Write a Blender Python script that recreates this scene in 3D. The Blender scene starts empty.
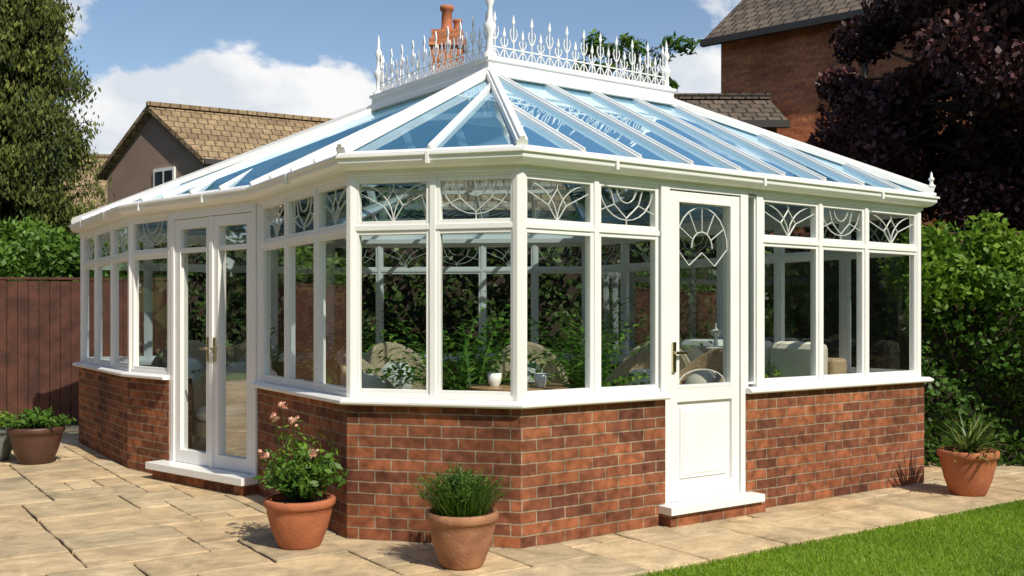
import bpy, bmesh, math, random
import numpy as np
from mathutils import Vector
random.seed(7); rng=np.random.default_rng(7)
scene=bpy.context.scene
scene.view_settings.view_transform='Standard'; scene.view_settings.look='None'; scene.view_settings.exposure=0
CAMH=1.38
# ---------------- helpers
class MB:
    def __init__(s): s.v=[]; s.f=[]
    def add(s,vs,fs):
        o=len(s.v); s.v+= [tuple(p) for p in vs]; s.f+=[tuple(i+o for i in f) for f in fs]
BOXF=[(0,1,2,3),(7,6,5,4),(0,4,5,1),(1,5,6,2),(2,6,7,3),(3,7,4,0)]
def box8(mb,o,a,b,c,r):
    a0,a1,b0,b1,c0,c1=r
    o=Vector(o);a=Vector(a);b=Vector(b);c=Vector(c)
    P=[o+a*x+b*y+c*z for (x,y,z) in [(a0,b0,c0),(a1,b0,c0),(a1,b1,c0),(a0,b1,c0),(a0,b0,c1),(a1,b0,c1),(a1,b1,c1),(a0,b1,c1)]]
    mb.add(P,BOXF)
def bar(mb,p,q,w,h,nrm=(0,0,1),lift=0.0):
    p=Vector(p);q=Vector(q);a=(q-p);L=a.length
    if L<1e-5: return
    a/=L; n=Vector(nrm); n=(n-a*n.dot(a))
    if n.length<1e-4: n=Vector((1,0,0))-a*a.x
    n.normalize(); b=n.cross(a)
    box8(mb,p,a,b,n,(0,L,-w/2,w/2,lift-h/2,lift+h/2))
def tube(mb,pts,rad,seg=8,cap=True):
    pts=[Vector(p) for p in pts]; n=len(pts); vs=[]; fs=[]
    for i,p in enumerate(pts):
        t=(pts[min(i+1,n-1)]-pts[max(i-1,0)]).normalized()
        x=t.cross(Vector((0.31,0.9,0.2))).normalized(); y=t.cross(x)
        for k in range(seg):
            a=2*math.pi*k/seg
            vs.append(p+x*math.cos(a)*rad[i]+y*math.sin(a)*rad[i])
    for i in range(n-1):
        for k in range(seg):
            k2=(k+1)%seg
            fs.append((i*seg+k,i*seg+k2,(i+1)*seg+k2,(i+1)*seg+k))
    if cap:
        fs.append(tuple(range(seg))[::-1]); fs.append(tuple((n-1)*seg+k for k in range(seg)))
    mb.add(vs,fs)
def lathe(mb,c,prof,seg=36):
    vs=[];fs=[]
    for (r,z) in prof:
        for k in range(seg):
            a=2*math.pi*k/seg; vs.append((c[0]+r*math.cos(a),c[1]+r*math.sin(a),c[2]+z))
    for i in range(len(prof)-1):
        for k in range(seg):
            k2=(k+1)%seg; fs.append((i*seg+k,i*seg+k2,(i+1)*seg+k2,(i+1)*seg+k))
    mb.add(vs,fs)
def autouv(me):
    uv=me.uv_layers.new(name='UVMap'); 
    for p in me.polygons:
        n=p.normal
        if abs(n.z)>.985: t=Vector((1,0,0)); b=Vector((0,1,0))
        else:
            t=Vector((-n.y,n.x,0)).normalized(); b=n.cross(t)
            if b.z<0: b=-b
        for li in p.loop_indices:
            co=me.vertices[me.loops[li].vertex_index].co
            uv.data[li].uv=(co.dot(t),co.dot(b))
def mkobj(name,mb,mat,parent=None,bevel=0,uv=False,smooth=False):
    me=bpy.data.meshes.new(name); me.from_pydata(mb.v,[],mb.f); me.update()
    bm=bmesh.new(); bm.from_mesh(me); bmesh.ops.recalc_face_normals(bm,faces=bm.faces); bm.to_mesh(me); bm.free()
    if uv: autouv(me)
    me.materials.append(mat)
    if smooth:
        for p in me.polygons: p.use_smooth=True
    ob=bpy.data.objects.new(name,me); scene.collection.objects.link(ob)
    if parent: ob.parent=parent
    if bevel:
        m=ob.modifiers.new('b','BEVEL'); m.width=bevel; m.segments=2; m.limit_method='ANGLE'
    return ob
def empty(name):
    e=bpy.data.objects.new(name,None); scene.collection.objects.link(e); return e
def np_mesh(name,V,F,mat,rnd=None,parent=None):
    me=bpy.data.meshes.new(name); nv=len(V); nf=len(F); k=F.shape[1]
    me.vertices.add(nv); me.vertices.foreach_set('co',V.astype(np.float32).ravel())
    me.loops.add(nf*k); me.loops.foreach_set('vertex_index',F.astype(np.int32).ravel())
    me.polygons.add(nf); me.polygons.foreach_set('loop_start',(np.arange(nf)*k).astype(np.int32))
    try: me.polygons.foreach_set('loop_total',np.full(nf,k,dtype=np.int32))
    except Exception: pass
    me.update(calc_edges=True)
    if rnd is not None:
        at=me.attributes.new('rnd','FLOAT','FACE'); at.data.foreach_set('value',rnd.astype(np.float32))
    me.materials.append(mat)
    ob=bpy.data.objects.new(name,me); scene.collection.objects.link(ob)
    if parent: ob.parent=parent
    return ob
def unit(v): return v/np.maximum(np.linalg.norm(v,axis=1,keepdims=True),1e-6)
def leaves(name,C,size,mat,parent=None,aspect=.5,tone=None,droop=None):
    N=len(C); a=unit(rng.normal(size=(N,3)))
    if droop is not None: a=unit(a*0.6+np.array(droop)[None,:])
    b=unit(np.cross(a,unit(rng.normal(size=(N,3)))))
    s=(size*(.6+.8*rng.random(N)))[:,None]
    a=a*s*.5; b=b*s*.5*aspect
    V=np.stack([C-a,C+b-a*.1,C+a,C-b-a*.1],1).reshape(-1,3)
    F=np.arange(N*4).reshape(N,4)
    r=rng.random(N)*.6+.2
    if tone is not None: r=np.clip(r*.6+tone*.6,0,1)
    return np_mesh(name,V,F,mat,r,parent)
# ---------------- materials
def newmat(name):
    m=bpy.data.materials.new(name); m.use_nodes=True; nt=m.node_tree; nt.nodes.clear()
    return m,nt,nt.nodes,nt.links
def principled(name,col,rough=.5,noise=0,nscale=10,bump=0,bscale=40,metal=0,spec=.5,col2=None):
    m,nt,N,L=newmat(name); o=N.new('ShaderNodeOutputMaterial'); p=N.new('ShaderNodeBsdfPrincipled')
    L.new(p.outputs[0],o.inputs[0]); p.inputs['Base Color'].default_value=(*col,1); p.inputs['Roughness'].default_value=rough
    p.inputs['Metallic'].default_value=metal; p.inputs['Specular IOR Level'].default_value=spec
    tc=N.new('ShaderNodeTexCoord')
    if noise or col2:
        nz=N.new('ShaderNodeTexNoise'); nz.inputs['Scale'].default_value=nscale; nz.inputs['Detail'].default_value=6
        L.new(tc.outputs['Object'],nz.inputs['Vector'])
        cr=N.new('ShaderNodeValToRGB'); cr.color_ramp.elements[0].position=.35; cr.color_ramp.elements[1].position=.65
        c2=col2 or tuple(c*(1-noise) for c in col)
        cr.color_ramp.elements[0].color=(*c2,1); cr.color_ramp.elements[1].color=(*col,1)
        L.new(nz.outputs[0],cr.inputs[0]); L.new(cr.outputs[0],p.inputs['Base Color'])
    if bump:
        nb=N.new('ShaderNodeTexNoise'); nb.inputs['Scale'].default_value=bscale; nb.inputs['Detail'].default_value=8
        L.new(tc.outputs['Object'],nb.inputs['Vector'])
        bp=N.new('ShaderNodeBump'); bp.inputs['Strength'].default_value=bump; bp.inputs['Distance'].default_value=.01
        L.new(nb.outputs[0],bp.inputs['Height']); L.new(bp.outputs[0],p.inputs['Normal'])
    return m
def brickmat(name,c1,c2,mortar,bw=.215,rh=.071,ms=.006,rough=.85,offset=.5,dark=.5,bstr=.8,bright=1.25):
    m,nt,N,L=newmat(name); o=N.new('ShaderNodeOutputMaterial'); p=N.new('ShaderNodeBsdfPrincipled'); L.new(p.outputs[0],o.inputs[0])
    p.inputs['Roughness'].default_value=rough; p.inputs['Specular IOR Level'].default_value=.2
    uv=N.new('ShaderNodeUVMap'); uv.uv_map='UVMap'
    wn=N.new('ShaderNodeTexNoise'); wn.inputs['Scale'].default_value=9; L.new(uv.outputs[0],wn.inputs['Vector'])
    sub=N.new('ShaderNodeVectorMath'); sub.operation='SUBTRACT'; L.new(wn.outputs['Color'],sub.inputs[0]); sub.inputs[1].default_value=(.5,.5,.5)
    sc=N.new('ShaderNodeVectorMath'); sc.operation='SCALE'; L.new(sub.outputs[0],sc.inputs[0]); sc.inputs['Scale'].default_value=.012
    ad=N.new('ShaderNodeVectorMath'); L.new(uv.outputs[0],ad.inputs[0]); L.new(sc.outputs[0],ad.inputs[1])
    b=N.new('ShaderNodeTexBrick'); b.offset=offset; L.new(ad.outputs[0],b.inputs['Vector'])
    b.inputs['Scale'].default_value=1; b.inputs['Brick Width'].default_value=bw; b.inputs['Row Height'].default_value=rh
    b.inputs['Mortar Size'].default_value=ms; b.inputs['Mortar Smooth'].default_value=.3; b.inputs['Bias'].default_value=0
    b.inputs['Color1'].default_value=(*c1,1); b.inputs['Color2'].default_value=(*c2,1); b.inputs['Mortar'].default_value=(*mortar,1)
    nz=N.new('ShaderNodeTexNoise'); nz.inputs['Scale'].default_value=14; nz.inputs['Detail'].default_value=8; L.new(uv.outputs[0],nz.inputs['Vector'])
    mr=N.new('ShaderNodeMapRange'); mr.inputs[1].default_value=.3; mr.inputs[2].default_value=.7; mr.inputs[3].default_value=dark; mr.inputs[4].default_value=bright
    L.new(nz.outputs[0],mr.inputs[0])
    n2=N.new('ShaderNodeTexNoise'); n2.inputs['Scale'].default_value=1.6; n2.inputs['Detail'].default_value=4; L.new(uv.outputs[0],n2.inputs['Vector'])
    m2=N.new('ShaderNodeMapRange'); m2.inputs[1].default_value=.3; m2.inputs[2].default_value=.7; m2.inputs[3].default_value=.65; m2.inputs[4].default_value=1.2
    L.new(n2.outputs[0],m2.inputs[0])
    mm=N.new('ShaderNodeMath'); mm.operation='MULTIPLY'; L.new(mr.outputs[0],mm.inputs[0]); L.new(m2.outputs[0],mm.inputs[1])
    vs=N.new('ShaderNodeVectorMath'); vs.operation='SCALE'; L.new(b.outputs['Color'],vs.inputs[0]); L.new(mm.outputs[0],vs.inputs['Scale'])
    L.new(vs.outputs[0],p.inputs['Base Color'])
    h=N.new('ShaderNodeMath'); h.operation='MULTIPLY_ADD'; L.new(b.outputs['Fac'],h.inputs[0]); h.inputs[1].default_value=-1; 
    h2=N.new('ShaderNodeMath'); h2.operation='MULTIPLY'; L.new(nz.outputs[0],h2.inputs[0]); h2.inputs[1].default_value=.5; L.new(h2.outputs[0],h.inputs[2])
    bp=N.new('ShaderNodeBump'); bp.inputs['Strength'].default_value=bstr; bp.inputs['Distance'].default_value=.010
    L.new(h.outputs[0],bp.inputs['Height']); L.new(bp.outputs[0],p.inputs['Normal'])
    return m
def leafmat(name,cd,cm,cl,trans=.25,rough=.5):
    m,nt,N,L=newmat(name); o=N.new('ShaderNodeOutputMaterial'); p=N.new('ShaderNodeBsdfPrincipled')
    at=N.new('ShaderNodeAttribute'); at.attribute_name='rnd'
    cr=N.new('ShaderNodeValToRGB'); e=cr.color_ramp.elements; e[0].color=(*cd,1); e[1].color=(*cl,1); k=e.new(.5); k.color=(*cm,1)
    L.new(at.outputs['Fac'],cr.inputs[0]); L.new(cr.outputs[0],p.inputs['Base Color']); p.inputs['Roughness'].default_value=rough; p.inputs['Specular IOR Level'].default_value=.3
    t=N.new('ShaderNodeBsdfTranslucent'); L.new(cr.outputs[0],t.inputs[0])
    mx=N.new('ShaderNodeMixShader'); mx.inputs[0].default_value=trans; L.new(p.outputs[0],mx.inputs[1]); L.new(t.outputs[0],mx.inputs[2]); L.new(mx.outputs[0],o.inputs[0])
    return m
def glassmat(name,tint,refl,gloss=(1,1,1),base=0.0,diff=None,dfac=0,bump=.02,nsc=1.6):
    m,nt,N,L=newmat(name); o=N.new('ShaderNodeOutputMaterial')
    t=N.new('ShaderNodeBsdfTransparent'); t.inputs[0].default_value=(*tint,1)
    g=N.new('ShaderNodeBsdfGlossy'); g.inputs[0].default_value=(*gloss,1); g.inputs['Roughness'].default_value=.02
    fr=N.new('ShaderNodeFresnel'); fr.inputs[0].default_value=1.5
    ma=N.new('ShaderNodeMath'); ma.operation='MULTIPLY_ADD'; ma.use_clamp=True; L.new(fr.outputs[0],ma.inputs[0]); ma.inputs[1].default_value=refl; ma.inputs[2].default_value=base
    tc=N.new('ShaderNodeTexCoord'); nz=N.new('ShaderNodeTexNoise'); nz.inputs['Scale'].default_value=nsc; nz.inputs['Detail'].default_value=1; L.new(tc.outputs['Object'],nz.inputs['Vector'])
    bp=N.new('ShaderNodeBump'); bp.inputs['Strength'].default_value=.3; bp.inputs['Distance'].default_value=bump; L.new(nz.outputs[0],bp.inputs['Height']); L.new(bp.outputs[0],g.inputs['Normal'])
    mx=N.new('ShaderNodeMixShader'); L.new(ma.outputs[0],mx.inputs[0]); L.new(t.outputs[0],mx.inputs[1]); L.new(g.outputs[0],mx.inputs[2])
    out=mx
    if diff:
        d=N.new('ShaderNodeBsdfDiffuse'); d.inputs[0].default_value=(*diff,1)
        m2=N.new('ShaderNodeMixShader'); m2.inputs[0].default_value=dfac; L.new(mx.outputs[0],m2.inputs[1]); L.new(d.outputs[0],m2.inputs[2]); out=m2
    L.new(out.outputs[0],o.inputs[0]); return m
M_white=principled('upvc_white',(.84,.84,.82),.3,noise=.05,nscale=3)
M_brick=brickmat('brick_red',(.36,.125,.055),(.15,.055,.033),(.34,.26,.18),dark=.5,ms=.0055)
M_brick2=brickmat('brick_orange',(.58,.21,.09),(.40,.13,.06),(.36,.26,.17),dark=.65)
M_tile=brickmat('roof_tiles_tan',(.34,.25,.14),(.27,.19,.11),(.10,.075,.05),bw=.24,rh=.28,ms=.018,dark=.65)
M_tiled=brickmat('roof_tiles_dark',(.17,.13,.10),(.11,.09,.07),(.03,.025,.02),bw=.24,rh=.28,ms=.02,dark=.6)
M_stucco=principled('stucco',(.34,.24,.19),.9,noise=.15,nscale=2,bump=.3)
M_glass=glassmat('window_glass',(.95,.98,.95),.45,bump=.004)
M_roofglass=glassmat('roof_glass',(.68,.84,.94),1.2,(.8,.93,1),base=.20,diff=(.10,.38,.62),dfac=.20,bump=.02,nsc=1.5)
M_lead=principled('lead_came',(.6,.62,.6),.4)
M_brass=principled('brass',(.7,.6,.42),.25,metal=1)
M_dark=principled('dark_trim',(.03,.027,.025),.5)
M_terra=principled('terracotta',(.46,.155,.065),.75,col2=(.36,.115,.05),nscale=9,bump=.4,bscale=60)
M_terra2=principled('terracotta_pale',(.40,.19,.10),.8,col2=(.27,.12,.06),nscale=9,bump=.4,bscale=60)
M_brown=principled('brown_glaze',(.10,.045,.03),.5,noise=.3,nscale=8)
M_grey=principled('stone_pot_material',(.22,.25,.23),.7,noise=.4,nscale=20)
M_soil=principled('soil',(.05,.035,.025),1,noise=.5,nscale=40,bump=.8,bscale=80)
M_bark=principled('bark',(.10,.07,.05),.95,noise=.4,nscale=12,bump=.8,bscale=25)
M_wood=principled('fence_wood',(.095,.034,.02),.8,noise=.5,nscale=6,bump=.3,bscale=30)
M_wicker=principled('wicker',(.66,.50,.31),.7,noise=.35,nscale=60,bump=.8,bscale=150)
M_cush=principled('cushion',(.80,.76,.66),.9,noise=.08,nscale=6)
M_floor=brickmat('floor_tiles',(.62,.47,.29),(.56,.42,.26),(.3,.22,.14),bw=.4,rh=.4,ms=.006,rough=.4,dark=.85,bstr=.2)
M_tabletop=principled('table_wood',(.38,.22,.11),.35,noise=.3,nscale=8)
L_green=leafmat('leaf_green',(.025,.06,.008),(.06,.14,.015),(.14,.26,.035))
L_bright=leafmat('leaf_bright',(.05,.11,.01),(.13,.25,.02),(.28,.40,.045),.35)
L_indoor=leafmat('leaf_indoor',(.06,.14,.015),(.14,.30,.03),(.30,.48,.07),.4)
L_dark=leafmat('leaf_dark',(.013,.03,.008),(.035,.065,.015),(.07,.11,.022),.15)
L_conif=leafmat('leaf_conifer',(.016,.026,.006),(.055,.075,.014),(.15,.17,.032),.1,.75)
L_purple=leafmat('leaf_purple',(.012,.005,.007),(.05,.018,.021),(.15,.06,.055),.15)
L_grass=leafmat('grass_blades',(.08,.17,.008),(.18,.31,.014),(.30,.42,.03),.35)
L_pink=leafmat('petal_pink',(.7,.25,.2),(.8,.45,.33),(.85,.68,.5),.3)
L_agave=leafmat('leaf_spiky',(.03,.06,.01),(.10,.17,.03),(.28,.33,.09),.2,.4)

# ---------------- conservatory
P=[(0.05,5.9),(3.40,8.25),(.9,11.94),(-2.22,12.2),(-4.70,10.85),(-3.46,9.0),(-2.92,8.5),(-1.96,7.7),(-1.02,6.18)]
P=[Vector((x,y,0)) for x,y in P]
def segn(p,q):
    d=(q-p).normalized(); return d,Vector((d.y,-d.x,0))
def offs(pts,d,closed):
    out=[]; n=len(pts)
    for i,p in enumerate(pts):
        if closed or 0<i<n-1:
            _,n1=segn(pts[i-1],p); _,n2=segn(p,pts[(i+1)%n])
            b=(n1+n2); out.append(p+b*(d/ (1+n1.dot(n2))))
        elif i==0: out.append(p+segn(p,pts[1])[1]*d)
        else: out.append(p+segn(pts[-2],p)[1]*d)
    return out
def sweep(mb,pts,prof,closed=False):
    rings=[[Vector((q.x,q.y,z)) for q in offs(pts,d,closed)] for d,z in prof]
    n=len(pts);k=len(prof); vs=[];fs=[]
    for i in range(n):
        for j in range(k): vs.append(rings[j][i])
    for i in range(n if closed else n-1):
        i2=(i+1)%n
        for j in range(k):
            j2=(j+1)%k; fs.append((i*k+j,i2*k+j,i2*k+j2,i*k+j2))
    if not closed:
        fs.append(tuple(range(k))); fs.append(tuple((n-1)*k+j for j in range(k))[::-1])
    mb.add(vs,fs)
CON=empty('conservatory')
LR=(P[1]-P[0]).length
def on(t): return P[0]+(P[1]-P[0])*t
D0,D1=.286,.475
path1=[on(D1),P[1],P[2],P[3],P[4],P[5],P[6]]
path2=[P[7],P[8],P[0],on(D0)]
bw=MB()
for pa in (path1,path2): sweep(bw,pa,[(0,-.05),(0,.83),(-.22,.83),(-.22,-.05)])
mkobj('brick_dwarf_wall',bw,M_brick,CON,uv=True)
fr=MB(); gl=MB(); ld=MB(); br=MB()
for pa in (path1,path2): sweep(fr,pa,[(-.235,.828),(.045,.828),(.055,.838),(.055,.853),(.03,.87),(-.235,.872)])
DF=-.05
Z=Vector((0,0,1))
def wbox(mb,p,q,s0,s1,z0,z1,hd,dc=DF):
    d,n=segn(p,q); j=random.random()*.0015
    box8(mb,p,d,n,Z,(s0-j,s1+j,dc-hd-j,dc+hd+j,z0-j,z1+j))
def pline(p,q,pts,w=.0048,dc=DF,mb=None):
    d,n=segn(p,q); W=[p+d*s+n*dc+Vector((0,0,z)) for s,z in pts]
    for a,b in zip(W[:-1],W[1:]): bar(mb or ld,a,b,w,.010,n)
def arc(cx,cz,rx,rz,a0,a1,n=8):
    return [(cx+rx*math.cos(math.radians(a0+(a1-a0)*i/n)),cz+rz*math.sin(math.radians(a0+(a1-a0)*i/n))) for i in range(n+1)]
LK=[0]
def pane(p,q,s0,s1,z0,z1,fw=.026,hd=.026,lead=False,dc=DF):
    wbox(fr,p,q,s0,s0+fw,z0,z1,hd,dc); wbox(fr,p,q,s1-fw,s1,z0,z1,hd,dc)
    wbox(fr,p,q,s0+fw,s1-fw,z0,z0+fw,hd-.002,dc); wbox(fr,p,q,s0+fw,s1-fw,z1-fw,z1,hd-.002,dc)
    d,n=segn(p,q); a,b,c,e=s0+fw-.004,s1-fw+.004,z0+fw-.004,z1-fw+.004
    gl.add([p+d*a+n*dc+Z*c,p+d*b+n*dc+Z*c,p+d*b+n*dc+Z*e,p+d*a+n*dc+Z*e],[(0,1,2,3)])
    if lead:
        m=(a+b)/2; w=(b-a); h=(e-c); LK[0]+=1
        T=lambda pts:pline(p,q,[(a+w*x,c+h*y) for x,y in pts],dc=dc)
        if LK[0]%2:
            T(arc(0,0,.5,.95,0,90)); T(arc(1,0,.5,.95,180,90)); T([(.5,0),(.36,.4),(.5,.8),(.64,.4),(.5,0)]); T([(.5,.8),(.5,1)]); T([(0,.75),(.36,.4)]); T([(1,.75),(.64,.4)])
        else:
            T(arc(.5,1.0,.48,.85,180,360,12)); T([(0,.35),(.28,.55),(.5,.2),(.72,.55),(1,.35)]); T([(.28,.55),(.2,1)]); T([(.72,.55),(.8,1)]); T([(.5,.2),(.5,0)]); T(arc(.5,1,.18,.4,180,360,8))
ZS,ZT,ZE=.872,1.915,2.235
def run(p,q,cuts,leads=True):
    for i,(a,b) in enumerate(zip(cuts[:-1],cuts[1:])):
        ia=a+(.04 if i==0 else .018); ib=b-(.04 if i==len(cuts)-2 else .018)
        pane(p,q,ia,ib,ZS+.025,ZT-.016); pane(p,q,ia,ib,ZT+.016,ZE-.015,fw=.026,lead=leads)
        if i>0: wbox(fr,p,q,a-.018,a+.018,ZS,ZE,.036)
    wbox(fr,p,q,cuts[0]+.035,cuts[-1]-.035,ZS,ZS+.025,.034)
    wbox(fr,p,q,cuts[0]+.035,cuts[-1]-.035,ZT-.016,ZT+.016,.0335)
    wbox(fr,p,q,cuts[0]+.035,cuts[-1]-.035,ZE-.015,ZE+.005,.034)
def even(p,q,n): L=(q-p).length; return [L*i/n for i in range(n+1)]
run(P[8],P[0],even(P[8],P[0],2)); run(P[7],P[8],even(P[7],P[8],3))
run(P[5],P[6],even(P[5],P[6],1)); run(P[4],P[5],even(P[4],P[5],3))
run(P[3],P[4],even(P[3],P[4],4)); run(P[2],P[3],even(P[2],P[3],5)); run(P[1],P[2],even(P[1],P[2],6))
run(P[0],P[1],[0,.146*LR,D0*LR])
run(P[0],P[1],[.513*LR,.68*LR,.817*LR,LR])
OD=offs(P,DF,True)
for i,p in enumerate(P):
    d1,n1=segn(P[i-1],p); d2,n2=segn(p,P[(i+1)%len(P)])
    q=OD[i]; bn=(n1+n2).normalized(); t=Vector((bn.y,-bn.x,0))
    vs=[];w=.046
    for z in (ZS-.001,ZE+.02):
        for a in range(8):
            an=math.pi/8+a*math.pi/4; vs.append(q+bn*w*math.cos(an)+t*w*math.sin(an)+Vector((0,0,z)))
    z0=.1 if i in(6,7) else ZS-.001
    for k in range(8): vs[k].z=z0
    fr.add(vs,[tuple(range(8)),tuple(range(8,16))]+[(k,(k+1)%8,8+(k+1)%8,8+k) for k in range(8)])
# right door
sA,sB=D0*LR,D1*LR
wbox(fr,P[0],P[1],sA-.03,sA+.045,.10,ZE+.005,.045); wbox(fr,P[0],P[1],sB-.045,sB+.03,.10,ZE+.005,.045)
wbox(fr,P[0],P[1],sA+.045,sB-.045,ZE-.02,ZE+.004,.043)
wbox(fr,P[0],P[1],.513*LR-.03,.513*LR+.035,ZS,ZE+.003,.04)
pane(P[0],P[1],sB+.032,.513*LR-.032,ZS+.02,ZE-.01,fw=.012)
a,b=sA+.05,sB-.05
wbox(fr,P[0],P[1],a,a+.075,.14,ZE-.03,.034); wbox(fr,P[0],P[1],b-.075,b,.14,ZE-.03,.034)
wbox(fr,P[0],P[1],a+.075,b-.075,.14,.24,.033); wbox(fr,P[0],P[1],a+.075,b-.075,.80,.90,.033); wbox(fr,P[0],P[1],a+.075,b-.075,ZE-.09,ZE-.03,.033)
wbox(fr,P[0],P[1],a+.075,b-.075,.24,.80,.012)
wbox(fr,P[0],P[1],a+.115,b-.115,.285,.755,.022); wbox(fr,P[0],P[1],a+.14,b-.14,.31,.73,.027)
pane(P[0],P[1],a+.07,b-.07,.89,ZE-.08,fw=.02,hd=.037)
g0,g1=a+.09,b-.09; gm=(g0+g1)/2; gw=(g1-g0)/2; zt=ZE-.10
for r in (.4,1.0): pline(P[0],P[1],arc(gm,zt-.30,gw*r,.28*r,0,180,12),dc=DF,w=.007)
for an in (30,60,90,120,150): pline(P[0],P[1],[(gm+gw*.4*math.cos(math.radians(an)),zt-.30+.28*.4*math.sin(math.radians(an))),(gm+gw*math.cos(math.radians(an)),zt-.3+.28*math.sin(math.radians(an)))])
pline(P[0],P[1],[(g0,zt-.3),(gm-gw*.5,zt-.42),(gm,zt-.33),(gm+gw*.5,zt-.42),(g1,zt-.3)])
pline(P[0],P[1],arc(gm,.91,gw*.9,.10,0,180,12))
wbox(br,P[0],P[1],a+.022,a+.05,1.0,1.2,.006,DF+.042); wbox(br,P[0],P[1],a+.028,a+.13,1.12,1.138,.007,DF+.07); wbox(br,P[0],P[1],a+.028,a+.045,1.12,1.138,.02,DF+.055)
st=MB()
wbox(fr,P[0],P[1],sA-.06,sB+.06,.085,.135,.12,.0)
wbox(st,P[0],P[1],sA-.04,sB+.10,-.04,.082,.10,-.01)
# french doors P6-P7
p,q=P[6],P[7]; L=(q-p).length
wbox(fr,p,q,.03,.075,.10,ZE+.005,.047); wbox(fr,p,q,L-.075,L-.03,.10,ZE+.005,.047); wbox(fr,p,q,.075,L-.075,ZE-.05,ZE+.004,.045)
wbox(fr,p,q,-.09,L+.02,.085,.14,.13,.03)
wbox(st,p,q,-.05,L-.01,-.05,.082,.11,.01)
mid=L/2
for (x0,x1) in ((.08,mid-.006),(mid+.006,L-.08)):
    wbox(fr,p,q,x0,x0+.068,.145,ZE-.055,.035); wbox(fr,p,q,x1-.068,x1,.145,ZE-.055,.035)
    wbox(fr,p,q,x0+.068,x1-.068,.145,.24,.034); wbox(fr,p,q,x0+.068,x1-.068,ZE-.125,ZE-.055,.034)
    wbox(fr,p,q,x0+.068,x1-.068,1.90,1.94,.030)
    pane(p,q,x0+.063,x1-.063,.235,ZE-.12,fw=.016,hd=.037)
wbox(fr,p,q,mid-.022,mid+.022,.145,ZE-.055,.012,DF+.038)
for sx in (-.045,.045):
    wbox(br,p,q,mid+sx-.012,mid+sx+.012,1.0,1.2,.006,DF+.045); wbox(br,p,q,min(mid+sx,mid+sx*2.6),max(mid+sx,mid+sx*2.6),1.10,1.116,.007,DF+.072); wbox(br,p,q,mid+sx-.008,mid+sx+.008,1.1,1.116,.02,DF+.06)
mkobj('door_steps',st,M_brick,CON,uv=True)
sweep(fr,P,[(-.11,2.238),(-.005,2.238),(-.002,2.29),(-.11,2.29)],True)
sweep(fr,P,[(.0,2.275),(.02,2.268),(.05,2.28),(.072,2.305),(.076,2.335),(.088,2.335),(.088,2.352),(.0,2.352)],True)
for i in range(len(P)):
    p,q=P[i],P[(i+1)%len(P)]; L=(q-p).length; n=max(1,int(L/1.1))
    for k in range(n):
        s=L*(k+.5)/n; d,nn=segn(p,q)
        box8(fr,p,d,nn,Z,(s-.012,s+.012,.05,.0915,2.283,2.355))
mkobj('white_frames',fr,M_white,CON,bevel=.003)
mkobj('window_panes',gl,M_glass,CON); mkobj('leaded_lights',ld,M_lead,CON); mkobj('door_handles',br,M_brass,CON,bevel=.002)
# roof
E=[Vector((v.x,v.y,2.362)) for v in offs(P,.04,True)]
ZR=3.22
A=Vector((-.17,7.7,ZR)); B=Vector((1.35,8.75,ZR)); C=Vector((-1.2,9.0,ZR)); Dd=B+C-A; Dd.z=ZR
facets=[[E[0],E[1],B,A],[E[1],E[2],Dd,B],[E[2],E[3],Dd],[E[3],E[4],C,Dd],[E[4],E[5],C],[E[5],E[6],C],[E[6],E[7],A,C],[E[7],E[8],A],[E[8],E[0],A]]
nb=[9,8,5,5,5,2,3,4,2]
rg=MB(); rb=MB()
for F,n in zip(facets,nb):
    e0,e1=F[0],F[1]; nr=(e1-e0).cross(F[-1]-e0).normalized()
    if nr.z<0: nr=-nr
    if len(F)==4: rg.add(F,[(0,1,2),(0,2,3)])
    else: rg.add(F,[(0,1,2)])
    ud=(e1-e0).normalized(); vd=nr.cross(ud).normalized(); 
    if vd.z<0: vd=-vd
    poly=[((x-e0).dot(ud),(x-e0).dot(vd)) for x in F]
    Le=(e1-e0).length
    for k in range(1,n):
        s=Le*k/n; best=0
        for i in range(1,len(poly)):
            (x1,y1),(x2,y2)=poly[i],poly[(i+1)%len(poly)]
            if (x1-s)*(x2-s)<=0 and abs(x2-x1)>1e-6:
                best=max(best,y1+(y2-y1)*(s-x1)/(x2-x1))
        if best>.1:
            bar(rb,e0+ud*s,e0+ud*s+vd*best,.034,.035,nr,.010)
            bar(rb,e0+ud*s,e0+ud*s+vd*best,.016,.02,nr,.032)
    bar(rb,e0,e1,.05,.02,nr,.004)
for a_,b_ in [(E[0],A),(E[1],B),(E[2],Dd),(E[3],Dd),(E[4],C),(E[8],A)]:
    bar(rb,a_,b_,.07,.05,(0,0,1),.025); bar(rb,a_,b_,.035,.025,(0,0,1),.058)
for a_,b_ in [(E[5],C),(E[6],C),(E[7],A)]:
    bar(rb,a_,b_,.045,.045,(0,0,1),.018)
tops=[A,B,Dd,Dd,C,C,C,A,A]
for i in range(len(P)):
    x=E[i].lerp(tops[i],.5)-Z*.05; y=E[(i+1)%9].lerp(tops[(i+1)%9],.5)-Z*.05
    bar(rb,x,y,.03,.04)
mkobj('roof_glazing',rg,M_roofglass,CON)
top=[A,B,Dd,C]; T2=[Vector((v.x,v.y,0)) for v in top]
sweep(rb,T2,[(.075,ZR-.01),(.075,ZR+.035),(.045,ZR+.045),(.045,ZR+.105),(.06,ZR+.11),(.06,ZR+.135),(-.06,ZR+.135),(-.06,ZR-.01)],True)
sweep(rb,T2,[(.0,ZR+.12),(.0,ZR+.131),(-.45,ZR+.132),(-.45,ZR+.12)],True)
mkobj('roof_bars',rb,M_white,CON,bevel=.003)
cr=MB(); ZC=ZR+.135
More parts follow.
